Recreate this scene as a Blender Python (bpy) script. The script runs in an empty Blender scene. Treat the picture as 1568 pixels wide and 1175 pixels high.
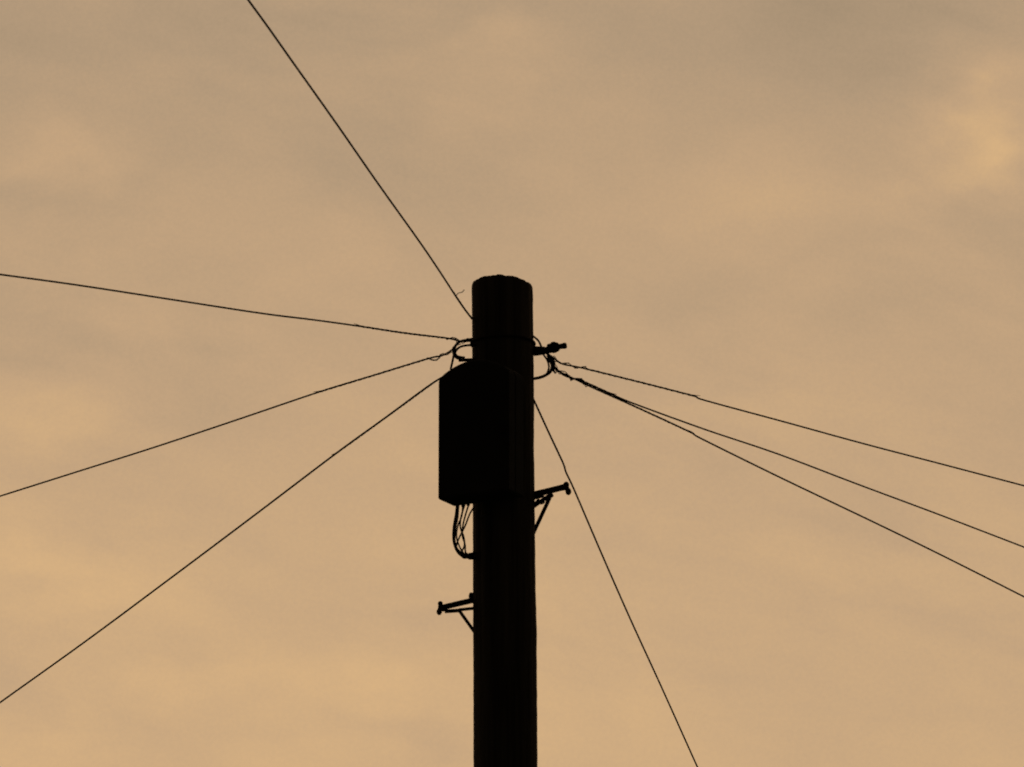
import bpy, math, random
from mathutils import Vector, noise
random.seed(4)
S = bpy.context.scene
S.view_settings.view_transform = 'Standard'
S.view_settings.look = 'None'
S.view_settings.exposure = 0

# ---------------------------------------------------------------- camera
CAM = Vector((0.0, -22.0, 1.6))
LENS = 228.0
TILT = math.atan2(6.0, 22.0)
YAW = -math.atan(13/9930*1.0)
cam_d = bpy.data.cameras.new("camera"); cam = bpy.data.objects.new("camera", cam_d)
S.collection.objects.link(cam); S.camera = cam
cam.location = CAM
cam.rotation_euler = (math.pi/2+TILT, 0, YAW)
cam_d.lens = LENS; cam_d.sensor_width = 36; cam_d.clip_start = 0.1; cam_d.clip_end = 6000
# slightly soft long-lens focus
cam_d.dof.use_dof = True; cam_d.dof.focus_distance = 900; cam_d.dof.aperture_fstop = 46
from mathutils import Euler
R = Euler((math.pi/2+TILT, 0, YAW)).to_matrix()
FP = 1568*LENS/36.0

# theodolite-style survey: sight line -> real position on a vertical plane of known position
def sight(a, b):
    return (R @ Vector((a-784, -(b-587.5), -FP))).normalized()
def P(a, b, y=0.0):
    d = sight(a, b)
    return CAM + d*((y-CAM.y)/d.y)
def on_line(a, b, o, dr):
    d = sight(a, b)
    n = Vector((-dr[1], dr[0]))
    t = n.dot(Vector((o.x-CAM.x, o.y-CAM.y)))/n.dot(Vector((d.x, d.y)))
    return CAM + d*t
PX = 0.002297   # metres per measured unit at the pole

# ---------------------------------------------------------------- materials
def mat(name, c1, c2, rough=0.85, scale=(8,8,8), metal=0.0, spec=0.15, bump=0.2, detail=8):
    m = bpy.data.materials.new(name); m.use_nodes = True
    nt = m.node_tree; b = nt.nodes['Principled BSDF']
    tc = nt.nodes.new('ShaderNodeTexCoord'); mp = nt.nodes.new('ShaderNodeMapping')
    mp.inputs['Scale'].default_value = scale
    nz = nt.nodes.new('ShaderNodeTexNoise'); nz.inputs['Scale'].default_value = 1; nz.inputs['Detail'].default_value = detail
    cr = nt.nodes.new('ShaderNodeValToRGB')
    cr.color_ramp.elements[0].position = .3; cr.color_ramp.elements[1].position = .72
    cr.color_ramp.elements[0].color = (*c1, 1); cr.color_ramp.elements[1].color = (*c2, 1)
    bp = nt.nodes.new('ShaderNodeBump'); bp.inputs['Strength'].default_value = bump; bp.inputs['Distance'].default_value = .01
    L = nt.links.new
    L(tc.outputs['Object'], mp.inputs['Vector']); L(mp.outputs[0], nz.inputs['Vector'])
    L(nz.outputs['Fac'], cr.inputs[0]); L(cr.outputs[0], b.inputs['Base Color'])
    L(nz.outputs['Fac'], bp.inputs['Height']); L(bp.outputs[0], b.inputs['Normal'])
    b.inputs['Roughness'].default_value = rough; b.inputs['Metallic'].default_value = metal
    b.inputs['Specular IOR Level'].default_value = spec
    return m
M_wood = mat("creosoted_wood", (.03,.025,.021), (.12,.098,.08), .95, (45,45,1.6), bump=.6)
M_box = mat("weathered_dark_plastic", (.03,.027,.025), (.045,.041,.038), .9, (9,9,9), spec=.1)
M_steel = mat("rusted_steel", (.02,.014,.011), (.045,.03,.02), .85, (60,60,60), spec=.1)
M_cable = mat("black_cable_sheath", (.015,.013,.012), (.025,.022,.02), .85, (40,40,40), spec=.1)
M_grass = mat("dusk_grass", (.03,.045,.018), (.07,.085,.035), .95, (.6,.6,.6), bump=.5)

# ---------------------------------------------------------------- mesh helpers
def add_obj(name, V, F, m, parent=None, smooth=True):
    me = bpy.data.meshes.new(name); me.from_pydata([tuple(v) for v in V], [], F)
    me.materials.append(m); me.update()
    if smooth:
        for p in me.polygons: p.use_smooth = True
    o = bpy.data.objects.new(name, me); S.collection.objects.link(o)
    if parent: o.parent = parent
    return o
def empty(name, loc=(0,0,0)):
    e = bpy.data.objects.new(name, None); S.collection.objects.link(e); e.empty_display_size = .2
    return e
class Geo:
    def __init__(s): s.V=[]; s.F=[]
    def add(s, V, F):
        o=len(s.V); s.V+= [Vector(v) for v in V]; s.F+=[tuple(i+o for i in f) for f in F]
    def sweep(s, pts, rad, n=8):
        pts=[Vector(p) for p in pts]
        if not isinstance(rad,(list,tuple)): rad=[rad]*len(pts)
        T=[]
        for i in range(len(pts)):
            a=pts[max(i-1,0)]; b=pts[min(i+1,len(pts)-1)]; T.append((b-a).normalized())
        up=Vector((0,0,1)) if abs(T[0].z)<.9 else Vector((0,1,0))
        N=T[0].cross(up).normalized(); V=[];F=[]
        for i,p in enumerate(pts):
            N=(N-T[i]*N.dot(T[i])).normalized(); B=T[i].cross(N)
            for k in range(n):
                a=2*math.pi*k/n; V.append(p+(N*math.cos(a)+B*math.sin(a))*rad[i])
        for i in range(len(pts)-1):
            for k in range(n):
                k2=(k+1)%n; F.append((i*n+k,i*n+k2,(i+1)*n+k2,(i+1)*n+k))
        F.append(tuple(range(n))[::-1]); F.append(tuple((len(pts)-1)*n+k for k in range(n)))
        s.add(V,F)
    def rod(s,a,b,r,n=12,r2=None):
        r2=r if r2 is None else r2
        a=Vector(a);b=Vector(b);d=(b-a);l=d.length;d.normalize();e=min(r,r2)*.3
        s.sweep([a,a+d*e,b-d*e,b],[r*.75,r,r2,r2*.75],n)
    def bar(s,a,b,w,t):
        a=Vector(a);b=Vector(b);d=(b-a).normalized(); q=Vector((0,1,0)); u=d.cross(q).normalized()
        V=[]
        for p in (a,b):
            for su,sq in ((-1,-1),(1,-1),(1,1),(-1,1)):
                V.append(p+u*su*w/2+q*sq*t/2)
        s.add(V,[(0,1,2,3),(7,6,5,4),(0,4,5,1),(1,5,6,2),(2,6,7,3),(3,7,4,0)])
    def ball(s,c,r,sc=(1,1,1)):
        V=[];F=[];n=12;m=8
        for i in range(m+1):
            th=math.pi*i/m
            for k in range(n):
                a=2*math.pi*k/n
                V.append(Vector(c)+Vector((math.sin(th)*math.cos(a)*r*sc[0],math.sin(th)*math.sin(a)*r*sc[1],math.cos(th)*r*sc[2])))
        for i in range(m):
            for k in range(n):
                F.append((i*n+k,(i+1)*n+k,(i+1)*n+(k+1)%n,i*n+(k+1)%n))
        s.add(V,F)
def smooth(pts, k=8):
    pts=[Vector(p) for p in pts]; out=[]
    q=[pts[0]*2-pts[1]]+pts+[pts[-1]*2-pts[-2]]
    for i in range(1,len(q)-2):
        for j in range(k):
            t=j/k; a,b,c,d=q[i-1:i+3]
            out.append(.5*((2*b)+(c-a)*t+(2*a-5*b+4*c-d)*t*t+(3*b-a-3*c+d)*t**3))
    out.append(pts[-1]); return out
def helix(pts, amp, pitch, phase=0, jit=0):
    pts=[Vector(p) for p in pts]; res=[]; step=pitch/8
    acc=[0]
    for i in range(1,len(pts)): acc.append(acc[-1]+(pts[i]-pts[i-1]).length)
    n=max(4,int(acc[-1]/step)); j=0
    for i in range(n+1):
        s=acc[-1]*i/n
        while j<len(pts)-2 and acc[j+1]<s: j+=1
        t=(s-acc[j])/max(1e-9,acc[j+1]-acc[j]); p=pts[j].lerp(pts[j+1],t); d=(pts[j+1]-pts[j]).normalized()
        N=d.cross(Vector((0,1,0))).normalized(); B=d.cross(N)
        a=2*math.pi*s/pitch+phase
        am=amp*(1+jit*noise.noise(p*40))
        res.append(p+(N*math.cos(a)+B*math.sin(a))*am)
    return res

# ---------------------------------------------------------------- telephone pole
pole = empty("telephone_pole")
prof=[(434,722.3,815.6),(445,722,816.2),(480,722.6,816.4),(520,723,817),(580,723,817.5),(620,723.3,818),(690,723.5,817.6),(730,723.5,818.6),
      (770,724,818.8),(850,724.2,819.6),(900,724.2,820),(960,724.4,821.6),(976,724.5,822),(990,724.7,821.6),(1100,725,822.4),(1175,725,823)]
rings=[]
for b,l,r in prof:
    a=P((l+r)/2,b); hw=(r-l)/2*(a-CAM).length/FP
    rings.append((a.z,a.x,hw))
z_last,x_last,h_last=rings[-1]
for k in range(1,9):
    t=k/8; rings.append((z_last*(1-t)-0.3*t, x_last+.012*t, h_last+.03*t))
def pr(z):
    for i in range(len(rings)-1):
        if rings[i][0]>=z>=rings[i+1][0]:
            t=(rings[i][0]-z)/(rings[i][0]-rings[i+1][0])
            return rings[i][1]*(1-t)+rings[i+1][1]*t, rings[i][2]*(1-t)+rings[i+1][2]*t
    return (rings[0][1],rings[0][2]) if z>rings[0][0] else (rings[-1][1],rings[-1][2])
ztop=rings[0][0]; NS=128
zs=[ztop-.006*i for i in range(300)]
z=zs[-1]
while z>-.3: z-=.05; zs.append(z)
V=[];F=[]
def topz(a):
    # weathered saw-cut end: irregular rim
    v=Vector((math.cos(a)*1.6,math.sin(a)*1.6,3.1))
    h=.003*noise.noise(v*1.0)+.003*noise.noise(v*3.0)+.002*noise.noise(v*7)
    h-= .010*max(0,math.cos(a+.45))**2
    h+= .005*math.exp(-((a-(1.5*math.pi-.10))/.16)**2)
    return h
for i,z in enumerate(zs):
    x0,hw=pr(z)
    for k in range(NS):
        a=2*math.pi*k/NS
        n=noise.noise(Vector((math.cos(a)*7,math.sin(a)*7,z*1.3)))
        crack=max(0,noise.noise(Vector((math.cos(a)*14+5,math.sin(a)*14,z*.9)))-.33)
        fine=noise.noise(Vector((math.cos(a)*4,math.sin(a)*4,z*28)))
        r=hw+.0010*n-.012*crack+.0009*fine
        zz=z
        if i<10: zz+=topz(a)*(1-i/10)
        if i==0: r-=.004
        elif i==1: r-=.001
        V.append((x0+r*math.cos(a), r*math.sin(a), zz))
for i in range(len(zs)-1):
    for k in range(NS):
        k2=(k+1)%NS; F.append((i*NS+k,(i+1)*NS+k,(i+1)*NS+k2,i*NS+k2))
prev=0; base=len(V)
for j,fr in enumerate((.75,.5,.25)):
    x0,hw=pr(ztop)
    for k in range(NS):
        a=2*math.pi*k/NS
        V.append((x0+hw*fr*math.cos(a),hw*fr*math.sin(a),ztop+topz(a)*fr*.6+.004*noise.noise(Vector((math.cos(a)*fr*4,math.sin(a)*fr*4,1)))))
    s0=prev if j==0 else base+(j-1)*NS
    for k in range(NS):
        k2=(k+1)%NS; F.append((s0+k,s0+k2,base+j*NS+k2,base+j*NS+k))
V.append((x0,0,ztop)); c=len(V)-1; s0=base+2*NS
for k in range(NS): F.append((s0+k,s0+(k+1)%NS,c))
add_obj("post",V,F,M_wood,pole)

# --- eye-bolt bracket and its hardware
g=Geo()
g.rod(P(770,545),P(842,536),5.4*PX); g.rod(P(816,538),P(836,537),8*PX,8,6.4*PX)
g.rod(P(838,534.5),P(856,531),7.6*PX,6); g.rod(P(843,533),P(853,531.5),9*PX,6)
g.rod(P(855,531),P(868,529.4),4.2*PX,10); g.rod(P(861,530),P(867.5,529.5),4.9*PX,6)
c0=P(770,527)
xc,hw=pr(c0.z)
ring=[Vector((xc+(hw+.004)*math.cos(t),(hw+.004)*math.sin(t),c0.z)) for t in [2*math.pi*i/48 for i in range(49)]]
g.sweep(ring,.0045,8)
g.rod(P(714,521,-.02),P(726,521,-.02),3.2*PX)
add_obj("eye_bolt_bracket",g.V,g.F,M_steel,pole)

g=Geo()
def cab(pts,r,y=0.0,k=8):
    q=[P(p[0],p[1],p[2] if len(p)>2 else y) for p in pts]
    g.sweep(smooth(q,k),r*PX,8)
cab([(812,512),(819,517),(825,523),(829,532),(832,542)],1.6,.0)
cab([(838,541),(843,550),(845.5,560),(843,569),(835,575),(826,578.5),(812,581)],2.4,-.01)
cab([(832,543),(838,552),(840.5,562),(838,571),(833,576)],1.5,.01)
cab([(836,540),(845,548),(849,556),(847,566),(851,572)],1.6,-.02)
cab([(728,521),(714,521),(703,524),(696,532),(694.5,541),(699,548),(707,550)],2.0,-.02)
cab([(728,529),(716,529),(706,531),(700,535),(697,541),(701,546),(712,548)],1.8,-.05)
cab([(722,520),(708,522),(698,530),(695,543),(693,553),(690,566)],1.7,-.10)
add_obj("slack_cable_loops",g.V,g.F,M_cable,pole)

# ---------------------------------------------------------------- junction box
jb = empty("junction_box")
wd=Vector((.88,-.475,0)).normalized(); dd=Vector((.475,.88,0)).normalized()
Wb,Db=.28,.12
A=P(669.5,765,-.137); zb=A.z
zt=P(669.5,582,-.137).z
A=Vector((A.x,-.137,0))
def outline(inset, zlo):
    pts=[]; w0=inset; w1=Wb-inset
    pts+= [(w0+.006,zlo+inset),(w0,zlo+.006+inset)]
    pts+= [(w0,zt-.008),(w0+.003,zt+.004)]
    for i in range(1,16):
        t=i/16; pts.append((w0+(w1-w0)*(t*.97+.015), zt+.006+.050*math.sin(math.pi*t)**.8-inset))
    pts+= [(w1-.003,zt+.004),(w1,zt-.008),(w1,zlo+.006+inset),(w1-.006,zlo+inset)]
    return pts
V=[];F=[];layers=[(0,.008),(.003,.003),(.008,0),(.05,0),(.052,.0025),(.056,.0025),(.058,0),(.112,0),(.117,.003),(.12,.008)]
n=len(outline(0,zb))
for dep,ins in layers:
    for w_,z in outline(ins,zb):
        p=A+wd*w_+dd*dep; V.append((p.x,p.y,z))
for i in range(len(layers)-1):
    for k in range(n):
        k2=(k+1)%n; F.append((i*n+k,(i+1)*n+k,(i+1)*n+k2,i*n+k2))
F.append(tuple(range(n))); F.append(tuple((len(layers)-1)*n+k for k in range(n))[::-1])
add_obj("case",V,F,M_box,jb,False)
g=Geo()
cb=A+wd*Wb/2+dd*Db
for z in (zb+.08,zt-.06):
    q=[cb-wd*.05+Vector((0,0,z)),cb+wd*.05+Vector((0,0,z))]
    g.rod(q[0]-dd*.01,q[0]+dd*.05,.012); g.rod(q[1]-dd*.01,q[1]+dd*.05,.012)
fr=A+wd*Wb*.92
g.rod(fr-dd*.006+Vector((0,0,(zb+zt)/2)),fr+dd*.004+Vector((0,0,(zb+zt)/2)),.012)
g.rod(P(702,552,-.04),P(726,551,-.04),2.6*PX)
for a in (701,709,717): g.rod(P(a,768,-.05),P(a,779-(a-701)*.25,-.05),2.6*PX,8)
add_obj("mounting_hardware",g.V,g.F,M_steel,jb)
g=Geo()
cab([(700,774),(698,790),(695,808),(694.5,826),(698,840),(704,849),(712,853),(728,856)],2.0,-.05)
cab([(702,774),(701,792),(697,812),(696.5,828),(700,840),(708,847),(716,848)],1.3,-.04)
cab([(709,772),(707,790),(701,806),(699,822),(704,838),(711,849)],1.3,-.05)
cab([(712,772),(706,792),(705,808),(710,822),(711,836),(706,848),(712,852)],1.3,-.06)
cab([(718,772),(713,788),(709,804),(708,820),(712,834),(713,846),(720,852)],1.3,-.04)
cab([(726,776),(719,788),(712,806),(704,822),(699,836),(703,846)],1.3,-.07)
cab([(704,848),(711,852),(718,850),(728,847)],2.4,-.05)
g.ball(P(712,852,-.05),4.5*PX,(1.3,1,.9)); g.ball(P(720,852,-.03),5*PX,(1.1,1,1.1)); g.ball(P(706,847,-.05),3*PX)
add_obj("cable_tails",g.V,g.F,M_cable,jb)

# ---------------------------------------------------------------- climbing steps
def step(name, fn):
    g=Geo(); fn(g); return add_obj(name,g.V,g.F,M_steel)
def right(g):
    g.bar(P(812,759),P(866,745.5),6.6*PX,.03)
    g.bar(P(816,759.5),P(832,755.5),9.5*PX,.034)
    g.rod(P(866.5,741),P(870.5,757),3.6*PX); g.ball(P(867,742.3),4.6*PX); g.ball(P(870.4,753),5.6*PX,(.8,1,1)); g.ball(P(863,747),4.6*PX)
    g.bar(P(846,757),P(834,765),6*PX,.022)
    g.rod(P(842,762),P(816,818),3*PX,10)
    g.rod(P(835,763),P(817,776),3*PX); g.ball(P(829,769),4.6*PX,(1.2,1,.8))
    g.rod(P(818,773),P(826,765),2.6*PX)
def left(g):
    g.bar(P(730,918),P(677,930.5),5.8*PX,.03)
    g.rod(P(722,908),P(721,921),3.4*PX); g.ball(P(721.5,913),5*PX,(.8,1,1))
    g.rod(P(674.5,923),P(672.5,940),3*PX); g.ball(P(674.2,924.5),3.9*PX); g.ball(P(672.6,937),5.3*PX,(.8,1,1)); g.ball(P(679,933),4.6*PX,(1.4,1,.8))
    g.bar(P(681,936.5),P(704,935),4*PX,.02)
    g.rod(P(702,933.5),P(728,970),2.6*PX,10)
    g.bar(P(703,934),P(728,931.5),3*PX,.02)
s1=step("climbing_step",right); s2=step("climbing_step",left)

# ---------------------------------------------------------------- overhead wires
def wire(pts, ratio, r=2.3, grip=None, dead=None, tag=None, ext=18, spur=None):
    """pts: surveyed from the pole outwards. ratio = (dx,dy) plan heading"""
    o=P(*pts[0]); dr=Vector(ratio).normalized()
    q=[on_line(a,b,o,dr) for a,b in pts]
    far=q[-1]; sl=(q[-1].z-q[-3].z)/max(.01,(Vector((q[-1].x-q[-3].x,q[-1].y-q[-3].y)).length))
    sl=max(sl,-(far.z-4.2)/ext)
    s=smooth(q,6)
    for i in range(1,13):
        t=ext*i/12; s.append(Vector((far.x+dr.x*t,far.y+dr.y*t,far.z+sl*t+ .0012*t*t)))
    g=Geo(); g.sweep(s,(r+.6)/2*PX,8)
    if grip:
        seg=smooth(q[grip[0]:grip[1]+1],8)
        g.sweep(helix(seg,1.0*PX,.05),.85*PX,5)
        g.sweep(helix(seg,1.0*PX,.05,2.6),.7*PX,5)
        e=q[grip[1]]; d=(q[grip[1]]-q[grip[1]-1]).normalized()
        g.sweep([e-d*.03,e+d*.012+Vector((0,0,.0035)),e+d*.035+Vector((0,0,.007))*(spur or 1)],[.0018,.0016,.001],5)
    if dead:
        seg=smooth(q[dead[0]:dead[1]+1],8)
        for ph,am in ((0,2.6),(2.6,3.6)):
            g.sweep(helix(seg,am*PX,.07+.008*ph,ph,1.2),.65*PX,5)
    return add_obj("overhead_wire",g.V,g.F,M_cable)
w=wire([(724,490),(711,473),(698,454),(670,411),(640,367),(580,283),(514,188),(448,95),(412,44),(380,0)],(-.14,-1),2.3,(0,2),None)
wire([(722,522),(706,523),(684,518),(620,510.3),(552,500),(480,490),(400,480),(260,458.5),(120,437),(0,420.5)],(-1,-1.2),2.2,(2,4),(0,2))
wire([(722,520),(704,524),(692,536),(676,545),(655,549.5),(572,575),(490,600),(366,642),(240,684),(120,722),(0,760)],(-1,1),2.3,(4,6),(1,4))
wire([(722,568),(690,574),(664,586),(590,640),(514,695),(386,792),(258,888),(130,983),(0,1076)],(-1,2),2.5,(2,4))
wire([(832,538),(846,547),(860,557),(878,561),(897,565),(980,585.5),(1060,606),(1080,613.5),(1200,646),(1320,679),(1450,713),(1568,744)],(1,.7),2.2,(4,6),(1,4))
wire([(838,545),(848,560),(862,574),(878,580),(897,586),(935,603),(970,618),(1080,658),(1190,695),(1310,740.5),(1440,789),(1568,838)],(1,1.2),2.2,(4,5),(1,4))
wire([(838,548),(850,565),(866,574),(885,583),(908,594),(975,624),(1055,661),(1076,673),(1200,734),(1330,796),(1440,849.5),(1568,914)],(1,1.4),2.3,(4,6),(1,4),spur=.3)
wire([(812,600),(818,614),(840,662),(862,709),(867,724),(880,752),(922,850),(966,950),(1010,1046),(1068,1175)],(.15,1),2.6,(1,3),spur=.2)
g=Geo(); g.sweep(smooth([P(698,454,-.25),P(702,449,-.25),(P(707,448,-.25)),P(711,444,-.25)]),.7*PX,5)
t=add_obj("loose_tail",g.V,g.F,M_cable); t.parent=w

# ---------------------------------------------------------------- ground
N=40; V=[];F=[]
ext=[-3000+6000*(i/N) for i in range(N+1)]
for y in ext:
    for x in ext: V.append((x,y,0))
for j in range(N):
    for i in range(N): F.append((j*(N+1)+i,j*(N+1)+i+1,(j+1)*(N+1)+i+1,(j+1)*(N+1)+i))
add_obj("ground",V,F,M_grass)

# ---------------------------------------------------------------- sky: hazy dusk overcast, glow side behind the pole
W=bpy.data.worlds.new("sky"); S.world=W; W.use_nodes=True
try:
    W.cycles.sampling_method='MANUAL'; W.cycles.sample_map_resolution=256
except Exception: pass
nt=W.node_tree; nt.nodes.clear(); L=nt.links.new
def N_(t,**k):
    n=nt.nodes.new(t)
    for a,b in k.items(): setattr(n,a,b)
    return n
def M(op,*a,clamp=False):
    n=N_('ShaderNodeMath',operation=op,use_clamp=clamp)
    for i,v in enumerate(a):
        if hasattr(v,'links'): L(v,n.inputs[i])
        else: n.inputs[i].default_value=v
    return n.outputs[0]
tc=N_('ShaderNodeTexCoord'); sp=N_('ShaderNodeSeparateXYZ'); L(tc.outputs['Generated'],sp.inputs[0])
X,Y,Z=sp.outputs
Ya=M('MAXIMUM',M('ABSOLUTE',Y),.15)
U=M('DIVIDE',X,Ya); Vv=M('DIVIDE',Z,Ya)
cmb=N_('ShaderNodeCombineXYZ'); L(U,cmb.inputs[0]); L(Vv,cmb.inputs[1])
def nz(sx,sy,rot,detail,rough=.5,off=0,dist=0):
    mp=N_('ShaderNodeMapping'); mp.inputs['Scale'].default_value=(sx,sy,1); mp.inputs['Location'].default_value=(off,off*.7,off)
    r=N_('ShaderNodeVectorRotate',rotation_type='Z_AXIS'); r.inputs['Angle'].default_value=rot
    L(cmb.outputs[0],r.inputs['Vector']); L(r.outputs[0],mp.inputs[0])
    n=N_('ShaderNodeTexNoise'); n.inputs['Scale'].default_value=1; n.inputs['Detail'].default_value=detail; n.inputs['Roughness'].default_value=rough; n.inputs['Distortion'].default_value=dist
    L(mp.outputs[0],n.inputs['Vector']); return M('SUBTRACT',n.outputs['Fac'],.5)
big=nz(24,38,.25,3,.5,3.1,.5)
mid=nz(30,75,.22,4,.5,7.7,.6)
fin=nz(70,260,.2,3,.5,1.3,.3)
grain=nz(1500,1500,0,2,.6,2.3)
wob=nz(45,60,0,3,.5,9.1); wob2=nz(40,55,0,3,.5,15.3)
# streak strength itself varies over the sky so that bands come and go
mask=M('ADD',M('MULTIPLY',nz(14,18,0,2,.5,21.7),2.6),.55,clamp=True)
Ud=M('ADD',U,M('MULTIPLY',wob,.03)); Vd=M('ADD',Vv,M('MULTIPLY',wob2,.03))
blobs=[(1505,205,80,60,.30),(1430,275,110,50,.14),(760,80,90,40,.10),(820,160,130,50,.08),(120,220,90,50,.12),(60,880,200,50,.12),(420,1040,260,50,.10),
       (1110,300,200,70,.10),(100,590,160,50,.12),(60,60,260,110,-.10),(1280,40,260,90,-.12),(60,290,150,40,-.08),(500,230,170,120,-.06),(650,1110,120,50,-.10),(1050,480,160,50,-.04)]
acc=None
for a,b,su,sv,am in blobs:
    d=sight(a,b); u0=d.x/d.y; v0=d.z/d.y
    e=M('ADD',M('POWER',M('ABSOLUTE',M('DIVIDE',M('SUBTRACT',Ud,u0),su/FP)),2),M('POWER',M('ABSOLUTE',M('DIVIDE',M('SUBTRACT',Vd,v0),sv/FP)),2))
    v=M('MULTIPLY',M('EXPONENT',M('MULTIPLY',e,-1)),am)
    acc=v if acc is None else M('ADD',acc,v)
streak=M('MULTIPLY',M('ADD',M('MULTIPLY',mid,.36),M('MULTIPLY',fin,.13)),mask)
tot=M('ADD',acc,M('ADD',M('MULTIPLY',big,.32),M('ADD',streak,M('MULTIPLY',grain,.12))))
mr=N_('ShaderNodeMapRange'); L(Vv,mr.inputs[0])
mr.inputs[1].default_value=.205; mr.inputs[2].default_value=.345; mr.inputs[3].default_value=.66; mr.inputs[4].default_value=.32
lev=M('ADD',mr.outputs[0],tot,clamp=True)
cr=N_('ShaderNodeValToRGB'); L(lev,cr.inputs[0])
E=cr.color_ramp.elements
def lin(*c): return tuple(((v/255+.055)/1.055)**2.4 if v>10 else v/255/12.92 for v in c)+(1,)
E[0].position=0; E[0].color=lin(156,137,112)
E[1].position=1; E[1].color=lin(234,191,134)
for p,c in ((.3,(181,155,125)),(.5,(198,166,130)),(.75,(218,180,133))):
    e=E.new(p); e.color=lin(*c)
gl=N_('ShaderNodeMapRange',interpolation_type='SMOOTHSTEP'); L(Y,gl.inputs[0])
gl.inputs[1].default_value=.1; gl.inputs[2].default_value=.92; gl.inputs[3].default_value=.055; gl.inputs[4].default_value=1
bg1=N_('ShaderNodeBackground'); L(cr.outputs[0],bg1.inputs[0]); L(gl.outputs[0],bg1.inputs[1])
sky=N_('ShaderNodeTexSky',sky_type='NISHITA'); sky.sun_disc=False
sky.sun_elevation=math.radians(1.5); sky.sun_rotation=math.radians(-12); sky.dust_density=4
bg2=N_('ShaderNodeBackground'); L(sky.outputs[0],bg2.inputs[0]); bg2.inputs[1].default_value=.05
mx=N_('ShaderNodeMixShader'); mx.inputs[0].default_value=.06; L(bg1.outputs[0],mx.inputs[1]); L(bg2.outputs[0],mx.inputs[2])
out=N_('ShaderNodeOutputWorld'); L(mx.outputs[0],out.inputs[0])

# low sun behind haze beyond the pole
sd=bpy.data.lights.new("sun",'SUN'); sd.energy=.25; sd.angle=math.radians(10); sd.color=(1,.72,.45)
so=bpy.data.objects.new("sun",sd); S.collection.objects.link(so)
so.rotation_euler=Vector((math.sin(math.radians(-12)),math.cos(math.radians(-12)),.05)).to_track_quat('Z','Y').to_euler()
so.location=(-5,20,10)
